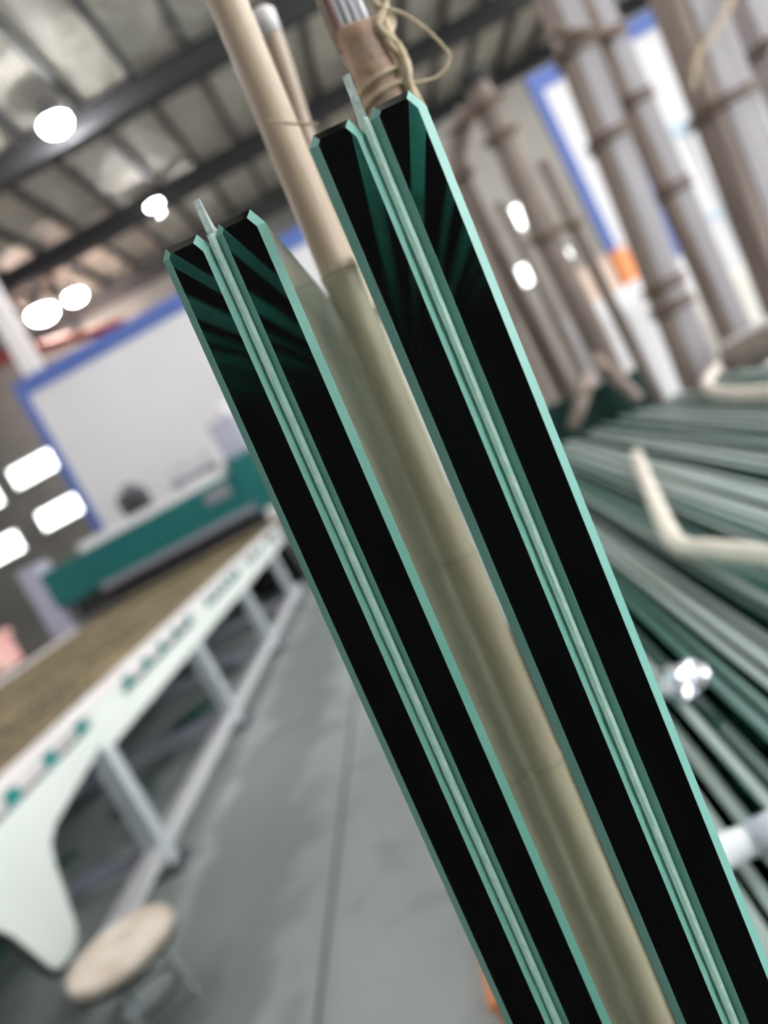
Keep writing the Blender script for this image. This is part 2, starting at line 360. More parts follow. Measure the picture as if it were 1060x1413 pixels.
# ================================================================ ROLLER CONVEYOR
CX = -1.88
conv = empty('roller_conveyor', (CX, 6.0, 0)); tag(conv, 'long cream roller conveyor with rope-wound brown rollers on the left', 'conveyor')
cy0, cy1 = 2.0, 13.6
def cb(name, m, x0, x1, y0, y1, z0, z1, bev=0, parent=None):
    return obj(name, box(BM(), x0-CX, x1-CX, y0-6, y1-6, z0, z1, bev), m, parent or conv)
XL = -4.85
for xs, sgn in ((CX, 1), (XL, -1)):
    cb('top_flange', M_flange, xs-0.07, xs+0.05, cy0, 9.75, 0.865, 0.90, 0.006)
slots = [(2.25, 3.42), (3.85, 5.32), (5.72, 7.05), (7.4, 8.4), (8.7, 9.4)]
ys = [cy0] + [v for s in slots for v in s] + [9.75]
for a, b in zip(ys[0::2], ys[1::2]): cb('side_plate', M_conv, CX-0.01, CX+0.012, a, b, 0.655, 0.865)
cb('lower_plate', M_conv, CX-0.009, CX+0.011, 3.40, 9.75, 0.652, 0.775)
cb('inner_plate', M_dark, CX-0.11, CX-0.10, cy0, 9.75, 0.60, 0.86)
cb('side_plate', M_conv, XL-0.012, XL+0.01, cy0, 9.75, 0.655, 0.865)
foot = [(2.0, 0.795), (3.42, 0.795), (3.42, 0.72), (3.30, 0.70), (2.78, 0.635), (2.70, 0.60), (2.655, 0.53), (2.60, 0.37), (2.575, 0.315), (2.53, 0.285), (2.46, 0.275), (2.40, 0.285), (2.365, 0.32), (2.30, 0.50), (2.16, 0.70), (2.0, 0.74)]
ft = obj('end_bracket', prism(BM(), [(a-6, b) for a, b in foot], 'X', 0.012, 0.04), M_conv, conv)
obj('bracket_rim', tube(BM(), spline([(0.026, a-6, b) for a, b in [(2.0, 0.735), (2.16, 0.69), (2.295, 0.495), (2.358, 0.315), (2.40, 0.275), (2.46, 0.265)]], 4), 0.013, 6), M_rubber, ft)  # thin dark line along the bracket's lower edge
for a, b in slots[:4]:
    obj('drive_shaft', tube(BM(), [(-0.035, a-6, 0.822), (-0.035, b-6, 0.822)], 0.03, 14), M_flange, conv, True)
    n = max(2, int((b-a)/0.26))
    for i in range(n):
        y = a+0.14+i*(b-a-0.2)/(n-1)
        obj('teal_coupling', lathe(BM(), [(0.030, -0.042), (0.046, -0.036), (0.046, 0.036), (0.030, 0.042)], 16, (-0.035, y-6, 0.822), 'Y'), M_teal, conv)
for y in (3.45, 5.17, 6.94, 8.75):
    for xs in (CX-0.03, XL+0.03):
        lg = cb('leg', M_leg, xs-0.045, xs+0.045, y-0.05, y+0.05, 0.02, 0.66, 0.006)
        cb('foot_plate', M_dark, xs-0.09, xs+0.09, y-0.09, y+0.09, 0, 0.02, 0, lg)
    cb('cross_member', M_lav, XL+0.08, CX-0.08, y-0.03, y+0.03, 0.09, 0.15)
for xs in (CX-0.03, XL+0.03): cb('lower_rail', M_rail, xs-0.035, xs+0.04, 2.6, 9.3, 0.075, 0.15, 0.005)
prof = []
nw = 30; Lr = 2.79
prof.append((0.02, 0.0))
for i in range(nw):
    a = Lr*i/nw
    prof += [(0.030, a+0.005), (0.041, a+0.025), (0.041, a+0.060), (0.030, a+0.085)]
prof.append((0.02, Lr))
rm = None
y = 2.08; k = 0
while y < 13.5:
    if not (9.85 < y < 10.55 and False):
        if rm is None:
            o = obj('roller', lathe(BM(), prof, 10, (0, 0, 0), 'X'), M_rope_roller, conv); rm = o.data
        else: o = link('roller', rm, None, conv)
        o.location = (XL-CX+0.03, y-6, 0.838); o.rotation_euler = (random.random()*6, 0, 0)
    y += 0.105; k += 1
cb('bed_tray', M_dark, XL+0.02, CX-0.12, cy0, 13.6, 0.70, 0.74)
for xs in (CX-0.1, XL): 
    cb('side_plate', M_dark, xs-0.01, xs+0.02, 10.2, 13.6, 0.0, 0.86)

# scrap glass under the conveyor
e = None
for i in range(26):
    bm = BM(); n = random.randint(4, 6); r = random.uniform(0.12, 0.32)
    poly = [(r*random.uniform(.6, 1)*math.cos(2*math.pi*k/n), r*random.uniform(.6, 1)*math.sin(2*math.pi*k/n)) for k in range(n)]
    prism(bm, poly, 'Z', 0, 0.012)
    o = obj('glass_offcut', bm, M_edge[(0, 1, 1, 2)[i % 4]])
    o.location = (random.uniform(-3.6, -2.25), 2.7+6*i/26+random.uniform(-.1, .1), 0.003+0.014*(i % 2)); o.rotation_euler = (0, 0, random.random()*6)
    tag(o, 'flat angular glass offcut lying on the floor under the roller conveyor', 'glass offcut', 'glass offcuts under the conveyor')

# low round stool in front of the conveyor
st = empty('round_stool', (-1.575, 2.33, 0)); tag(st, 'low round stool with a worn cream wooden seat beside the conveyor', 'stool')
obj('seat', lathe(BM(), [(0.17, 0.262), (0.184, 0.268), (0.187, 0.285), (0.181, 0.298), (0.16, 0.300), (0.02, 0.297)], 40), M_cardboard, st, False)
obj('seat_rim', lathe(BM(), [(0.165, 0.245), (0.179, 0.245), (0.179, 0.264), (0.165, 0.264)], 40), M_rubber, st)
for k in range(3):
    a = 2.1*k+0.5
    obj('leg', tube(BM(), [(0.10*math.cos(a), 0.10*math.sin(a), 0.255), (0.12*math.cos(a), 0.12*math.sin(a), 0.0)], 0.012, 8), M_leg, st)
obj('ring', tube(BM(), [(0.112*math.cos(2*math.pi*k/24), 0.112*math.sin(2*math.pi*k/24), 0.1) for k in range(24)], 0.008, 6, closed=True), M_dark, st)

# ---------------------------------------------------------------- teal gantry across the conveyor
g = empty('machine_gantry', (-3.45, 10.0, 0)); tag(g, 'teal machine gantry spanning the far end of the conveyor', 'machine')
gx = -3.45
def gb(name, m, x0, x1, y0, y1, z0, z1, bev=0.01, parent=None): return obj(name, box(BM(), x0-gx, x1-gx, y0-10, y1-10, z0, z1, bev), m, parent or g)
bmx = gb('beam', M_tealpaint, -4.98, -1.78, 9.85, 10.3, 1.22, 1.74, 0.02)
gb('beam_lip', M_grey, -4.3, -2.0, 9.80, 9.86, 1.17, 1.26, 0.005, bmx)
gb('slot_shade', M_rubber, -4.78, -1.95, 9.9, 9.93, 0.96, 1.22, 0, bmx)  # black sheet standing for the shade in the slot under the beam
gb('end_block', M_tealpaint, -2.10, -1.68, 9.82, 10.35, 1.13, 1.90, 0.02)
gb('pillar', M_lav, -5.22, -4.96, 9.85, 10.3, 0, 1.9)
gb('pillar', M_tealpaint, -1.74, -1.50, 9.85, 10.3, 0, 1.14)
gb('name_plate', M_grey, -2.55, -2.2, 9.83, 9.85, 1.50, 1.66, 0, bmx)
gb('top_tray', M_white, -4.35, -2.12, 9.9, 10.25, 1.74, 1.86, 0.01)
# things on the gantry
m_ = empty('gear_motor', (-3.42, 10.05, 1.86)); tag(m_, 'dark grey gear motor standing on the white tray of the gantry', 'motor')
obj('housing', lathe(BM(), [(0.10, -0.2), (0.15, -0.18), (0.15, 0.14), (0.11, 0.18), (0.05, 0.2)], 18, (0, 0, 0.17), 'X'), M_dark, m_)
obj('base', box(BM(), -0.17, 0.17, -0.12, 0.12, 0, 0.05), M_dark, m_); obj('terminal_box', box(BM(), -0.08, 0.08, -0.06, 0.06, 0.31, 0.40, 0.01), M_grey, m_)
c_ = empty('control_cabinet', (-1.92, 10.1, 1.90)); tag(c_, 'lavender grey control cabinet on the right end of the gantry', 'cabinet')
obj('body', box(BM(), -0.17, 0.20, -0.16, 0.16, 0, 0.52, 0.015), M_lav, c_); obj('door', box(BM(), -0.14, 0.17, -0.175, -0.161, 0.04, 0.48, 0.005), M_lav, c_)
obj('signal_lamp', lathe(BM(), [(0.05, 0.52), (0.085, 0.54), (0.085, 0.66), (0.05, 0.70)], 16, (0.1, 0, 0)), M_white, c_)
p_ = empty('pipe_manifold', (-2.55, 10.05, 1.86)); tag(p_, 'grey pipe manifold with valves on the gantry tray', 'pipes')
obj('pipe', tube(BM(), [(-0.35, 0, 0.09), (0.33, 0, 0.09)], 0.05, 12), M_grey, p_)
for k in range(4):
    v_ = obj('valve', tube(BM(), [(-0.25+0.16*k, 0, 0.10), (-0.25+0.16*k, 0, 0.22+0.05*(k % 2))], 0.035, 10), M_leg, p_)
    obj('hand_wheel', lathe(BM(), [(0.03, 0), (0.06, 0.008), (0.06, 0.02), (0.03, 0.028)], 14, (-0.25+0.16*k, 0, 0.22+0.05*(k % 2))), M_grey, v_)
for k in (-0.25, 0.25): obj('bracket', box(BM(), k-0.02, k+0.02, -0.04, 0.04, 0, 0.06), M_dark, p_)

# pink crate on a grey cabinet at the far left
e = empty('grey_cabinet', (-5.75, 8.6, 0)); tag(e, 'grey floor cabinet at the left picture edge under the pink crate', 'cabinet')
obj('body', box(BM(), -0.45, 0.45, -0.3, 0.3, 0.06, 0.92, 0.01), M_lav, e); obj('door', box(BM(), -0.42, 0.42, -0.315, -0.301, 0.1, 0.88, 0.005), M_lav, e); obj('plinth', box(BM(), -0.4, 0.4, -0.26, 0.26, 0, 0.06), M_dark, e)
e = empty('pink_crate', (-5.5, 8.6, 0.92)); tag(e, 'pink and peach plastic crate standing on the grey cabinet', 'crate')
obj('body', box(BM(), -0.42, 0.38, -0.25, 0.25, 0, 0.34, 0.02), M_pink, e); obj('rim', box(BM(), -0.45, 0.41, -0.28, 0.28, 0.34, 0.42, 0.015), M_pink, e)

# ================================================================ GLASS RACK FRAME (leaning local frame)
LEAN, RYAW = R(4.6), R(-2.6)
RM = Matrix.Rotation(RYAW, 4, 'Z') @ Matrix.Rotation(LEAN, 4, 'Y')
HB = 1.1
UP = (RM.to_3x3() @ Vector((0, 0, 1)))
def frame_at(O):
    Mx = RM.copy(); Mx.translation = Vector(O)-UP*HB; return Mx
O1 = (-0.0340, 0.1851, CAM_H); O2 = (0.00735, 0.1693, CAM_H)
F1, F2 = frame_at(O1), frame_at(O2)
RF = F1
def local(P): return RF.inverted() @ Vector(P)

rack = empty('glass_rack'); rack.matrix_world = RF; tag(rack, 'dark green steel rack carrying the leaning glass on the right', 'rack')
obj('bed', box(BM(), -0.16, 1.42, -0.06, 3.3, -0.03, -0.0002), M_rubber, rack)
for y in (0.1, 1.1, 2.1, 3.1): obj('cross_beam', box(BM(), -0.16, 1.55, y-0.05, y+0.05, -0.13, -0.03), M_rackgreen, rack)
for x in (-0.1, 1.36): obj('side_beam', box(BM(), x-0.04, x+0.04, -0.06, 3.3, -0.23, -0.13), M_rackgreen, rack)
obj('end_beam', box(BM(), 0.45, 1.0, 3.32, 3.38, 0.62, 0.86), M_rackgreen, rack)
for x in (0.5, 0.95): obj('upright', box(BM(), x-0.03, x+0.03, 3.32, 3.38, -0.2, 0.66), M_rackgreen, rack)
for x in (-0.1, 1.36):
    for y in (0.15, 3.1):
        Pw = RF @ Vector((x, y, -0.23))
        bm = box(BM(), Pw.x-0.04, Pw.x+0.04, Pw.y-0.04, Pw.y+0.04, 0, Pw.z)
        o = obj('foot', bm, M_rackgreen, rack); o.matrix_parent_inverse = RF.inverted()

# ---------------------------------------------------------------- laminated panels
LT, IT, CH = 0.012, 0.00185, 0.00200
def lite_mesh(x0, top, depth):
    x1 = x0+LT
    # outline with dubbed top corners (a long one on the right, a short one on the left)
    poly = [(x0, 0), (x1, 0), (x1, top-0.0042), (x1-0.0022, top), (x0+0.0018, top), (x0, top-0.0022)]
    bm = prism(BM(), poly, 'Y', 0, depth)
    es = [e for e in bm.edges if e.verts[0].co.y < 1e-6 and e.verts[1].co.y < 1e-6 and not (e.verts[0].co.z < 1e-6 and e.verts[1].co.z < 1e-6)]
    bmesh.ops.bevel(bm, geom=es, offset=CH, segments=1, affect='EDGES')
    return bm
def panel(F, top1, top2, label, depth, flap):
    root = empty('laminated_glass_panel'); root.matrix_world = F; tag(root, label, 'glass panel', 'tall laminated panels in the foreground')
    for i, (x0, tp) in enumerate(((0.0, top1), (LT+IT, top2))):
        bm = lite_mesh(x0, tp, depth)
        bmesh.ops.recalc_face_normals(bm, faces=bm.faces)
        strips = []
        for f in bm.faces:
            n = f.normal
            if 0.3 < abs(n.x) < 0.9 and abs(n.z) < 0.85:
                strips.append(([v.co.copy() for v in f.verts], n.copy()))
        lite = obj('glass_lite', bm, M_glass, root)
        for vs, n in strips:
            sb = BM()
            A = [sb.verts.new(v+n*2.0e-5) for v in vs]; B = [sb.verts.new(v+n*7.0e-5) for v in vs]
            nv = len(vs)
            for k in range(nv): sb.faces.new((A[k], A[(k+1) % nv], B[(k+1) % nv], B[k]))
            sb.faces.new(A[::-1]); sb.faces.new(B)
            obj('ground_chamfer', sb, M_arris, lite)
    # interlayer with a slightly ragged front edge
    g_ = 3e-5; xa, xb = LT+g_, LT+IT-g_
    top = min(top1, top2)-0.0015
    bm = BM(); n = 260; rows = []
    for k in range(n+1):
        z = top*k/n
        fy = CH*0.25+0.00035*mnoise.noise(Vector((0.3, top1*9, z*160)))+0.0002*mnoise.noise(Vector((2.3, top1*5, z*700)))
        rows.append([bm.verts.new((xa, fy+0.0003, z)), bm.verts.new(((xa+xb)/2, fy, z)), bm.verts.new((xb, fy+0.0003, z)), bm.verts.new((xb, 0.006, z)), bm.verts.new((xa, 0.006, z))])
    for a, b in zip(rows, rows[1:]):
        for k in range(5): bm.faces.new((a[k], a[(k+1) % 5], b[(k+1) % 5], b[k]))
    bm.faces.new(rows[0]); bm.faces.new(rows[-1])
    il = obj('interlayer', box(BM(), xa, xb, 0.00605, depth-0.002, 0, top), M_clear, root)
    obj('milky_edge', bm, M_inter, il)
    # film flap standing proud of the top
    bm = BM(); prism(bm, flap, 'X', xa+0.0001, xb-0.0001)
    for v in bm.verts: v.co.z += top
    fl = obj('interlayer_flap', bm, M_flap, il); fl['label'] = 'clear ragged film tip sticking out of the top'
    return root
TOP1, TOP2 = HB+0.0600, HB+0.0605
panel(F1, TOP1, TOP1, 'left laminated glass panel with two thick lites and a short film tip', 1.5,
      [(0.0022, -0.001), (0.0018, 0.0085), (0.0032, 0.0088), (0.0070, 0.003), (0.03, 0.0015), (0.03, -0.001)])
panel(F2, TOP2, TOP2, 'right laminated glass panel, nearer, with a long clear film tip', 1.5,
      [(0.0020, -0.001), (0.0014, 0.0095), (0.0030, 0.0098), (0.0050, 0.0060), (0.012, 0.0035), (0.04, 0.001), (0.04, -0.001)])

# ---------------------------------------------------------------- spacer poles
def rl(x, y, z): return RF @ Vector((x, y, z))
GAP_L = LT*2+IT
gap_c = GAP_L + 0.0078
# bamboo spacer between the two panels
def bamboo(name, path, rad, nodes, m, label, seg=20):
    e = empty(name, path[0]); tag(e, label, 'pole')
    P0 = Vector(path[0]); path = [Vector(p)-P0 for p in path]
    n = 160; tot = path[-1]-path[0]
    sp = spline(path, 60); pts = []; rr = []
    tot_l = sum((b-a).length for a, b in zip(sp, sp[1:])); acc = 0; ts = [0]
    for a, b in zip(sp, sp[1:]): acc += (b-a).length; ts.append(acc/tot_l)
    pts = sp; rr = []
    for t in ts:
        r = rad*(1+0.03*mnoise.noise(Vector((t*30, rad*900, 0))))
        for nd in nodes: r += rad*0.06*math.exp(-((t-nd)*tot_l/0.004)**2)
        rr.append(r)
    obj('pole', tube(BM(), pts, rr, seg), m, e, True)
    for nd in nodes:
        i = min(range(len(ts)), key=lambda k: abs(ts[k]-nd))
        c = pts[i]; d = (pts[min(i+1, len(pts)-1)]-pts[i-1]).normalized(); s = d.orthogonal().normalized(); q = d.cross(s)
        obj('node', tube(BM(), [c+(s*math.cos(a)+q*math.sin(a))*rad*1.02 for a in [2*math.pi*k/20 for k in range(20)]], rad*0.07, 6, closed=True), M_node, e, True)
    return e
def zpt(u): return HB+u
bp = [rl(gap_c+dx, 0.115, z) for dx, z in ((0, 0.004), (0, 0.5), (0.0, 0.95), (-0.0002, 1.08), (0.0004, 1.19), (0.0012, 1.25), (0.0012, 1.36))]
Lb = 1.356
bamboo('spacer_pole', bp, 0.0070, [0.2, 0.42, 0.697, 0.766, 0.852], M_bamboo, 'smooth tan bamboo pole wedged between the two laminated panels')
# farther short pole with a white tip
pa, pb = rl(gap_c-0.001, 0.27, 0.004), rl(gap_c+0.0005, 0.27, 1.05)
pc = Vector((0.0400, 0.43, 1.400+0.206))
e = bamboo('spacer_pole', [pa, pb, pc], 0.0056, [0.6], M_wood, 'short thin pole with a white tip behind the tan bamboo pole')
d = (pc-pb).normalized()
obj('white_tip', tube(BM(), [pc-pa-d*0.001, pc-pa+d*0.011, pc-pa+d*0.013], [0.0059, 0.0059, 0.004], 14), M_flange, e, True)

# wrapped pole behind the right panel
lx2 = local(O2).x + GAP_L
PB = 0.300
xq = lx2 + 0.0074
yq = local((0.055, PB, CAM_H)).y
def wp(dx, z, dy=0.0): return rl(xq+dx, yq+dy, HB+z)
wrapP = empty('wrapped_pole', rl(xq, yq, 0.004)); tag(wrapP, 'cloth-wrapped pole tied with hemp rope above the right glass panel', 'pole')
W0 = wrapP.location.copy()
obj('pole', tube(BM(), [rl(xq, yq, 0.004)-W0, wp(0, 0.125)-W0], 0.0066, 16), M_wood, wrapP, True)
nz = 56; segc = 30; bm = BM(); rings = []
for i in range(nz+1):
    t = i/nz; z = 0.066+0.071*t
    rb = 0.0079+0.0011*t+0.0003*math.sin(t*21)
    if t > 0.93: rb -= 0.0016*(t-0.93)/0.07
    ring = []
    for k in range(segc):
        a = 2*math.pi*k/segc
        r = rb*(1+0.06*mnoise.noise(Vector((math.cos(a)*1.6, math.sin(a)*1.6, z*110)))+0.05*mnoise.noise(Vector((math.cos(a)*4, math.sin(a)*4, z*420))))
        ring.append(bm.verts.new(wp(r*math.cos(a)-0.0006*t, z+0.0012*math.sin(2*a+1), r*math.sin(a))-W0))
    rings.append(ring)
for A, B in zip(rings, rings[1:]):
    for k in range(segc): bm.faces.new((A[k], A[(k+1) % segc], B[(k+1) % segc], B[k]))
bm.faces.new(rings[0]); bm.faces.new(rings[-1])
obj('cloth_wrap', bm, M_cloth, wrapP, True)
tb = obj('plastic_tube', tube(BM(), [wp(-0.001, 0.126)-W0, wp(-0.0012, 0.175)-W0], 0.0060, 20), M_tubeplastic, wrapP, True)
for k in range(5):
    a = math.pi*(1.10+0.15*k)
    off = Vector((math.cos(a), math.sin(a), 0))*0.0061
    obj('tube_stripe', tube(BM(), [wp(-0.001, 0.136)-W0+off, wp(-0.0012, 0.172)-W0+off], 0.0006, 6), M_pinkstripe if k == 0 else M_tubestripe, tb)
obj('cloth_collar', tube(BM(), spline([wp(-0.0084, 0.131, -0.001)-W0, wp(-0.0090, 0.142, -0.001)-W0, wp(-0.0082, 0.160, -0.001)-W0, wp(-0.0075, 0.175, 0)-W0], 4), 0.0021, 8), M_post, wrapP, True)
def cord(pts, rad, name='rope_knot'):
    obj(name, tube(BM(), spline([Vector(p)-W0 for p in pts], 7), rad, 8), M_rope, wrapP, True)
KN = [wp(0.0068, 0.158, -0.003), wp(0.0092, 0.150, -0.004), wp(0.0078, 0.142, -0.006), wp(0.0102, 0.135, -0.004), wp(0.0080, 0.128, -0.007), wp(0.0098, 0.120, -0.005), wp(0.0078, 0.112, -0.007), wp(0.0090, 0.103, -0.005), wp(0.0080, 0.094, -0.006)]
cord(KN, 0.0019)
cord([p+Vector((-0.0022*math.sin(i*1.9), -0.0015, 0.003)) for i, p in enumerate(KN)], 0.0015)
cord([p+Vector((0.0014*math.cos(i*2.3), -0.0008, -0.003)) for i, p in enumerate(KN)], 0.0012)
cord([wp(0.0084*math.cos(a)*1.12, 0.107+0.010*a/12.6, 0.0084*math.sin(a)*1.12) for a in [k*0.35 for k in range(37)]], 0.0009, 'rope_lashing')
cord([(0.066, 0.292, 1.530), (0.069, 0.293, 1.5275), (0.073, 0.294, 1.524), (0.078, 0.295, 1.5155), (0.0805, 0.295, 1.508), (0.0808, 0.295, 1.5045), (0.077, 0.295, 1.5015), (0.071, 0.294, 1.5005), (0.063, 0.293, 1.503), (0.060, 0.292, 1.507)], 0.00055, 'twine_loop')
# loose fibre from the bamboo pole
s0 = rl(gap_c-0.002, 0.104, HB+0.116); s1 = rl(gap_c+0.014, 0.098, HB+0.1055)
o = obj('twine_fibre', tube(BM(), spline([s0, (s0+s1)/2+Vector((0, 0, -0.0005)), s1], 6), 0.00045, 6), M_rope)
tag(o, 'single thin stiff fibre crossing in front of the tan bamboo pole', 'twine')

# ---------------------------------------------------------------- low stack of glass sheets
meshes = {}
NS = 57
for k in range(NS):
    th = random.choice((0.010, 0.012, 0.015))
    h = 0.70+random.uniform(-0.012, 0.006)
    x = 0.104+0.0218*k
    if k in (9, 10, 23, 24, 39): h -= 0.03
    y0 = 0.05+random.uniform(0, 0.05); y1 = 3.16+random.uniform(-0.06, 0.06)+0.09*min(1, k/57)
    e = empty('glass_sheet'); e.matrix_world = RF @ Matrix.Translation((x, y0, 0))
    lab = 'green glass sheet standing in the long low stack right of the tall panels'
    if k == 0: lab = 'first green glass sheet of the low stack, closest to the tall panels'
    if k == NS-1: lab = 'last green glass sheet of the low stack, beside the grey posts'
    tag(e, lab, 'glass sheet', 'sheets in the low glass stack')
    key = (th,)
    if key not in meshes:
        a = bpy.data.meshes.new('sheet_body'); bm = box(BM(), 0, th, 0, 1, 0, 1); bmesh.ops.recalc_face_normals(bm, faces=bm.faces); bm.to_mesh(a); bm.free(); a.materials.append(M_sheet)
        es_ = []
        for j in range(3):
            b = bpy.data.meshes.new('sheet_edge'); bm = BM(); prism(bm, [(0.0, 0), (th, 0), (th, 0.001), (th-0.0012, 0.0022), (0.0012, 0.0022), (0, 0.001)], 'Y', 0, 1)
            bmesh.ops.recalc_face_normals(bm, faces=bm.faces); bm.to_mesh(b); bm.free(); b.materials.append(M_edge[j]); es_.append(b)
        meshes[key] = (a, es_)
    a, es_ = meshes[key]
    o = link('body', a, None, e); o.scale = (1, y1-y0, h)
    j = random.choices((0, 1, 2), (0.5, 0.32, 0.18))[0]
    o = link('ground_edge', es_[j], None, e); o.location = (0, 0, h); o.scale = (1, y1-y0, 1)

# things lying on the stack
def lrod(name, pts, rad, m, label, cat, tip=None):
    P = [rl(*p) for p in pts]; P0 = P[0]
    e = empty(name, P0); tag(e, label, cat)
    obj('rod', tube(BM(), spline([p-P0 for p in P], 8), rad, 14), m, e, True)
    if tip: 
        d = (P[0]-P[1]).normalized()
        obj('end_cap', tube(BM(), [d*-0.01, d*0.03, d*0.045], [rad*1.12, rad*1.12, rad*0.6], 14), tip, e, True)
    return e
lrod('padded_hook', [(0.551, 2.016, 0.728), (0.43, 1.49, 0.728), (0.357, 1.16, 0.728), (0.343, 1.075, 0.728), (0.345, 1.02, 0.728), (0.365, 0.97, 0.728), (0.385, 0.90, 0.728), (0.405, 0.82, 0.728), (0.45, 0.62, 0.728)], 0.0165, M_foam,
     'cream padded L-shaped rod lying across the low glass stack', 'rod')
lrod('padded_hook', [(1.29, 3.25, 0.738), (1.094, 2.875, 0.738), (1.01, 2.60, 0.738), (0.985, 2.45, 0.738), (0.97, 2.28, 0.738), (0.97, 2.04, 0.738), (0.98, 1.8, 0.738)], 0.022, M_foam,
     'cream rod with a bright metal tip near the timber log', 'rod', M_chrome)
# crumpled shiny film
bm = BM(); bmesh.ops.create_icosphere(bm, subdivisions=4, radius=0.026)
for v in bm.verts:
    v.co *= 1+0.55*mnoise.noise(v.co*90)+0.18*mnoise.noise(v.co*420)
    v.co.z = max(v.co.z*0.55, -0.010)
o = obj('crumpled_film', bm, M_wrapfilm); o.matrix_world = RF @ Matrix.Translation((0.187, 0.623, 0.7195))
tag(o, 'small crumpled shiny plastic film glinting on the low glass stack', 'film')
# wrapped bar
P = [rl(0.096, 0.338, 0.7215), rl(0.20, 0.352, 0.7215), rl(0.34, 0.37, 0.7215)]
e = empty('film_wrapped_bar', P[0]); tag(e, 'short white bar wrapped in shiny film at the right picture edge', 'bar')
bm = tube(BM(), spline([p-P[0] for p in P], 14), 0.0115, 18)
for v in bm.verts: v.co += Vector((0, 1, 1))*0.0012*mnoise.noise(v.co*70)
obj('bar', bm, M_tubestripe, e, True)
obj('film_wrap', tube(BM(), [rl(0.14, 0.3437, 0.7215)-P[0], rl(0.185, 0.3499, 0.7215)-P[0]], 0.0128, 18), M_lavfilm, e, True)
o = None

# timber log beyond the stack
e = empty('timber_log', (1.62, 3.38, 0)); tag(e, 'thick brown timber log resting on a block behind the stack', 'log')
lz = 0.925
obj('log', tube(BM(), [(-0.2, -0.02, lz+0.01), (0.3, 0.0, lz), (1.6, 0.0, lz-0.05)], [0.075, 0.08, 0.08], 16), M_post, e, True)
obj('block', box(BM(), 0.1, 0.4, -0.1, 0.1, 0, lz-0.07, 0.01), M_rackgreen, e)
obj('bark_strip', tube(BM(), [(-0.2, -0.03, lz+0.082), (0.3, -0.01, lz+0.078), (1.6, -0.01, lz+0.03)], 0.018, 8), M_flange, e, True)

# ---------------------------------------------------------------- posts behind the stack
def post(name, x, y, hw, z1, m, label, ropes=(), lean=0.0, m2=None):
    e = empty(name, (x, y, 0)); tag(e, label, 'post')
    bm = box(BM(), -hw, hw, -hw, hw, 0, z1, hw*0.25)
    for v in bm.verts: v.co.x += lean*v.co.z
    obj('post', bm, m, e)
    if m2:
        bm = box(BM(), -hw*0.35, hw*1.08, -hw*1.08, -hw*0.4, 0, z1, hw*0.1)
        for v in bm.verts: v.co.x += lean*v.co.z
        obj('facing_board', bm, m2, e)
    for z in ropes:
        for dz in (-0.018, 0.014):
            q = hw*1.14
            pts = [(lean*z+q*sx, q*sy, z+dz) for sx, sy in ((-1, -1), (0, -1.08), (1, -1), (1.08, 0), (1, 1), (0, 1.08), (-1, 1), (-1.08, 0))]
            obj('rope_turn', tube(BM(), pts, 0.010, 6, closed=True), M_ropedark, e, True)
    return e
post('timber_post', 1.301, 3.65, 0.068, 3.1, M_post, 'brown timber post bound with rope, left of the post pair', (2.45, 2.05, 1.35, 1.25), 0.083, M_postgrey)
post('timber_post', 1.612, 3.72, 0.058, 3.1, M_post, 'slimmer timber post with grey facing, right of the post pair', (2.45, 2.15, 1.72), 0.03, M_postgrey)
post('timber_post', 1.886, 3.75, 0.105, 2.9, M_post, 'broad grey faced timber post nearest the right picture edge', (1.95,), 0.076, M_postgrey)
post('timber_post', 2.37, 3.85, 0.09, 2.9, M_postgrey, 'grey timber post cut off by the top right picture corner', (2.1,), 0.02)
# rope strung between the two right hand posts
o = obj('slack_rope', tube(BM(), spline([(2.36, 3.70, 2.62), (2.19, 3.58, 2.34), (2.06, 3.56, 2.23), (1.93, 3.57, 2.16), (1.87, 3.60, 2.05)], 8), 0.013, 8), M_rope, None, True)
tag(o, 'slack rope strung between the two right hand posts', 'rope')
o = obj('tie_rope', tube(BM(), [(1.40, 3.545, 2.53), (1.52, 3.55, 2.485), (1.71, 3.63, 2.43)], 0.016, 8), M_ropedark, None, True)
tag(o, 'dark rope tying the post pair together near the top', 'rope')

# leaning pole bundle with an apex
def bent(name, pts, rad, m, label, ties=(), cap=False):
    P0 = Vector((pts[-1][0], pts[-1][1], 0)); e = empty(name, P0); tag(e, label, 'pole')
    sp = spline([Vector(p)-P0 for p in pts], 10)
    obj('pole', tube(BM(), sp, [rad*(1+0.12*mnoise.noise(Vector((i*0.35, rad*77, 1)))) for i in range(len(sp))], 12), m, e, True)
    for t in ties:
        c = sp[int(t*(len(sp)-1))]
        obj('rope_turn', tube(BM(), [c+Vector((math.cos(a)*rad*1.25, math.sin(a)*rad*1.25, 0.01*math.sin(a))) for a in [2*math.pi*k/14 for k in range(14)]], 0.016, 6, closed=True), M_ropedark, e, True)
    if cap: obj('black_cap', lathe(BM(), [(rad*0.8, -0.03), (rad*1.2, -0.01), (rad*1.1, 0.05), (rad*0.4, 0.07)], 14, tuple(sp[0])), M_rubber, e)
    return e
YB = 3.75
k_ = YB/3.15
def bz(z): return 1.4+(z-1.4)*k_
bent('bundle_pole', [(0.905*k_, YB, bz(2.385)), (0.905*k_, YB, bz(2.1)), (0.89*k_, YB, bz(1.75)), (0.89*k_, YB, bz(1.4)), (0.885*k_, YB, 0.0)], 0.062, M_post, 'dark brown wrapped pole with a black cap at the bundle apex', (0.1, 0.22, 0.5), True)
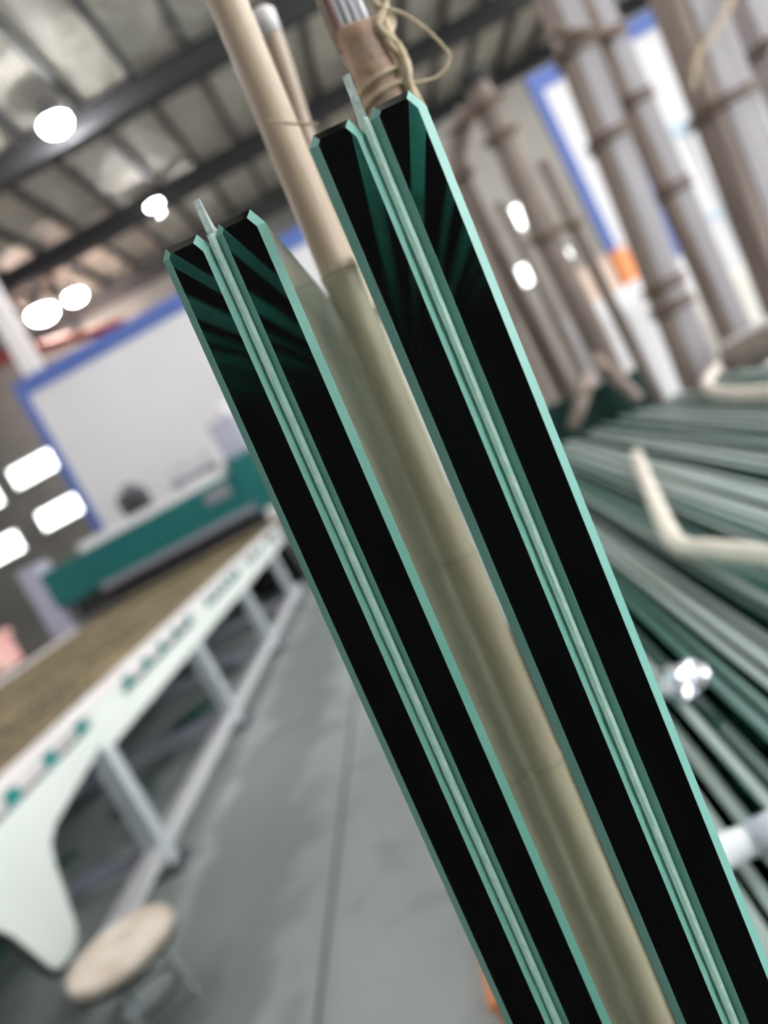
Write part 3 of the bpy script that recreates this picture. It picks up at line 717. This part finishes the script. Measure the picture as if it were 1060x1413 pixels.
bent('bundle_pole', [(0.875*k_, YB+0.20, bz(2.36)), (0.80*k_, YB+0.20, bz(2.28)), (0.735*k_, YB+0.20, bz(2.14)), (0.725*k_, YB+0.20, bz(1.75)), (0.725*k_, YB+0.20, bz(1.4)), (0.72*k_, YB+0.20, 0)], 0.05, M_post, 'brown pole bending away left below the bundle apex', (0.15, 0.4))
bent('bundle_pole', [(0.995*k_, YB-0.045, bz(2.0)), (0.995*k_, YB-0.045, bz(1.7)), (0.995*k_, YB-0.045, bz(1.4)), (0.995*k_, YB-0.045, 0)], 0.03, M_post, 'thin dark pole just right of the capped bundle pole', (0.3,))
bent('bundle_pole', [(0.785*k_, YB+0.02, bz(1.95)), (0.79*k_, YB, bz(1.7)), (0.785*k_, YB, bz(1.4)), (0.785*k_, YB, 0)], 0.022, M_post, 'thin dark pole between the two thick bundle poles', ())
bent('bundle_pole', [(0.64*k_, YB+0.02, bz(1.9)), (0.63*k_, YB, bz(1.6)), (0.62*k_, YB, bz(1.3)), (0.62*k_, YB, 0)], 0.026, M_post, 'thin brown pole at the left side of the bundle', ())
# crossed short timbers at the far end of the stack
for i, (a, b, r, lab) in enumerate((((0.70, 3.37, 0.99), (0.875, 3.41, 1.16), 0.03, 'short brown timber stick leaning over the dark green rack end'),
                                     ((1.00, 3.36, 0.965), (0.925, 3.43, 1.22), 0.032, 'short brown timber stick crossing the leaning one'))):
    A = Vector(a); B = Vector(b)
    e = empty('timber_stick', A); tag(e, lab, 'stick')
    d = (B-A); A2 = A-d*0.0
    obj('stick', tube(BM(), [Vector((0, 0, 0)), d*0.5+Vector((0.004, 0, 0.004)), d], [r, r*1.05, r*0.95], 10), M_post, e, True)
    obj('rope_turn', tube(BM(), [d*0.7+Vector((math.cos(t)*r*1.2, math.sin(t)*r*1.2, 0)) for t in [2*math.pi*k/12 for k in range(12)]], 0.01, 6, closed=True), M_ropedark, e, True)

# cartons and cabinets in the far right bay
def cabinet(name, x0, x1, y0, y1, z0, z1, m, label, cat, part='door'):
    e = empty(name, ((x0+x1)/2, (y0+y1)/2, z0)); tag(e, label, cat)
    hx, hy, h = (x1-x0)/2, (y1-y0)/2, z1-z0
    obj('body', box(BM(), -hx, hx, -hy, hy, 0, h, 0.015), m, e)
    if part == 'door':
        for s in (-1, 0): obj('door', box(BM(), s*hx+0.02, (s+1)*hx-0.02, -hy-0.015, -hy-0.001, 0.05, h-0.05, 0.004), m, e)
    else:
        obj('tape', box(BM(), -0.05, 0.05, -hy-0.003, hy+0.003, h-0.05, h+0.003), M_cardboard, e)
        obj('lid', box(BM(), -hx-0.01, hx+0.01, -hy-0.01, hy+0.01, h, h+0.02), m, e)
cabinet('storage_cabinet', 2.35, 3.75, 8.7, 9.4, 0, 1.48, M_white, 'white storage cabinet carrying the orange and peach cartons', 'cabinet')
cabinet('carton', 2.60, 3.02, 8.85, 9.25, 1.48, 1.86, M_peach, 'peach coloured carton on the white storage cabinet', 'carton', 'lid')
cabinet('carton', 3.08, 3.36, 8.85, 9.2, 1.48, 1.86, M_orange, 'orange carton on the white storage cabinet', 'carton', 'lid')
cabinet('storage_cabinet', 1.55, 2.25, 5.8, 6.4, 0, 1.33, M_white, 'white low cabinet seen between the pole bundle and post pair', 'cabinet')
cabinet('storage_cabinet', 2.55, 3.3, 5.9, 6.5, 0, 1.15, M_wallpale, 'pale low cabinet behind the slim post', 'cabinet')
cabinet('storage_cabinet', 1.35, 2.1, 9.3, 9.9, 0, 1.75, M_wallpale, 'pale tall cabinet far behind the pole bundle', 'cabinet')

# orange crate on the floor beside the rack
e = empty('orange_crate', (-0.40, 1.86, 0)); tag(e, 'orange plastic crate on the floor beside the left glass panel', 'crate')
obj('body', box(BM(), -0.02, 0.2, -0.2, 0.2, 0, 0.06, 0.01), M_orange, e); obj('rim', box(BM(), -0.03, 0.21, -0.21, 0.21, 0.06, 0.08, 0.006), M_orange, e)
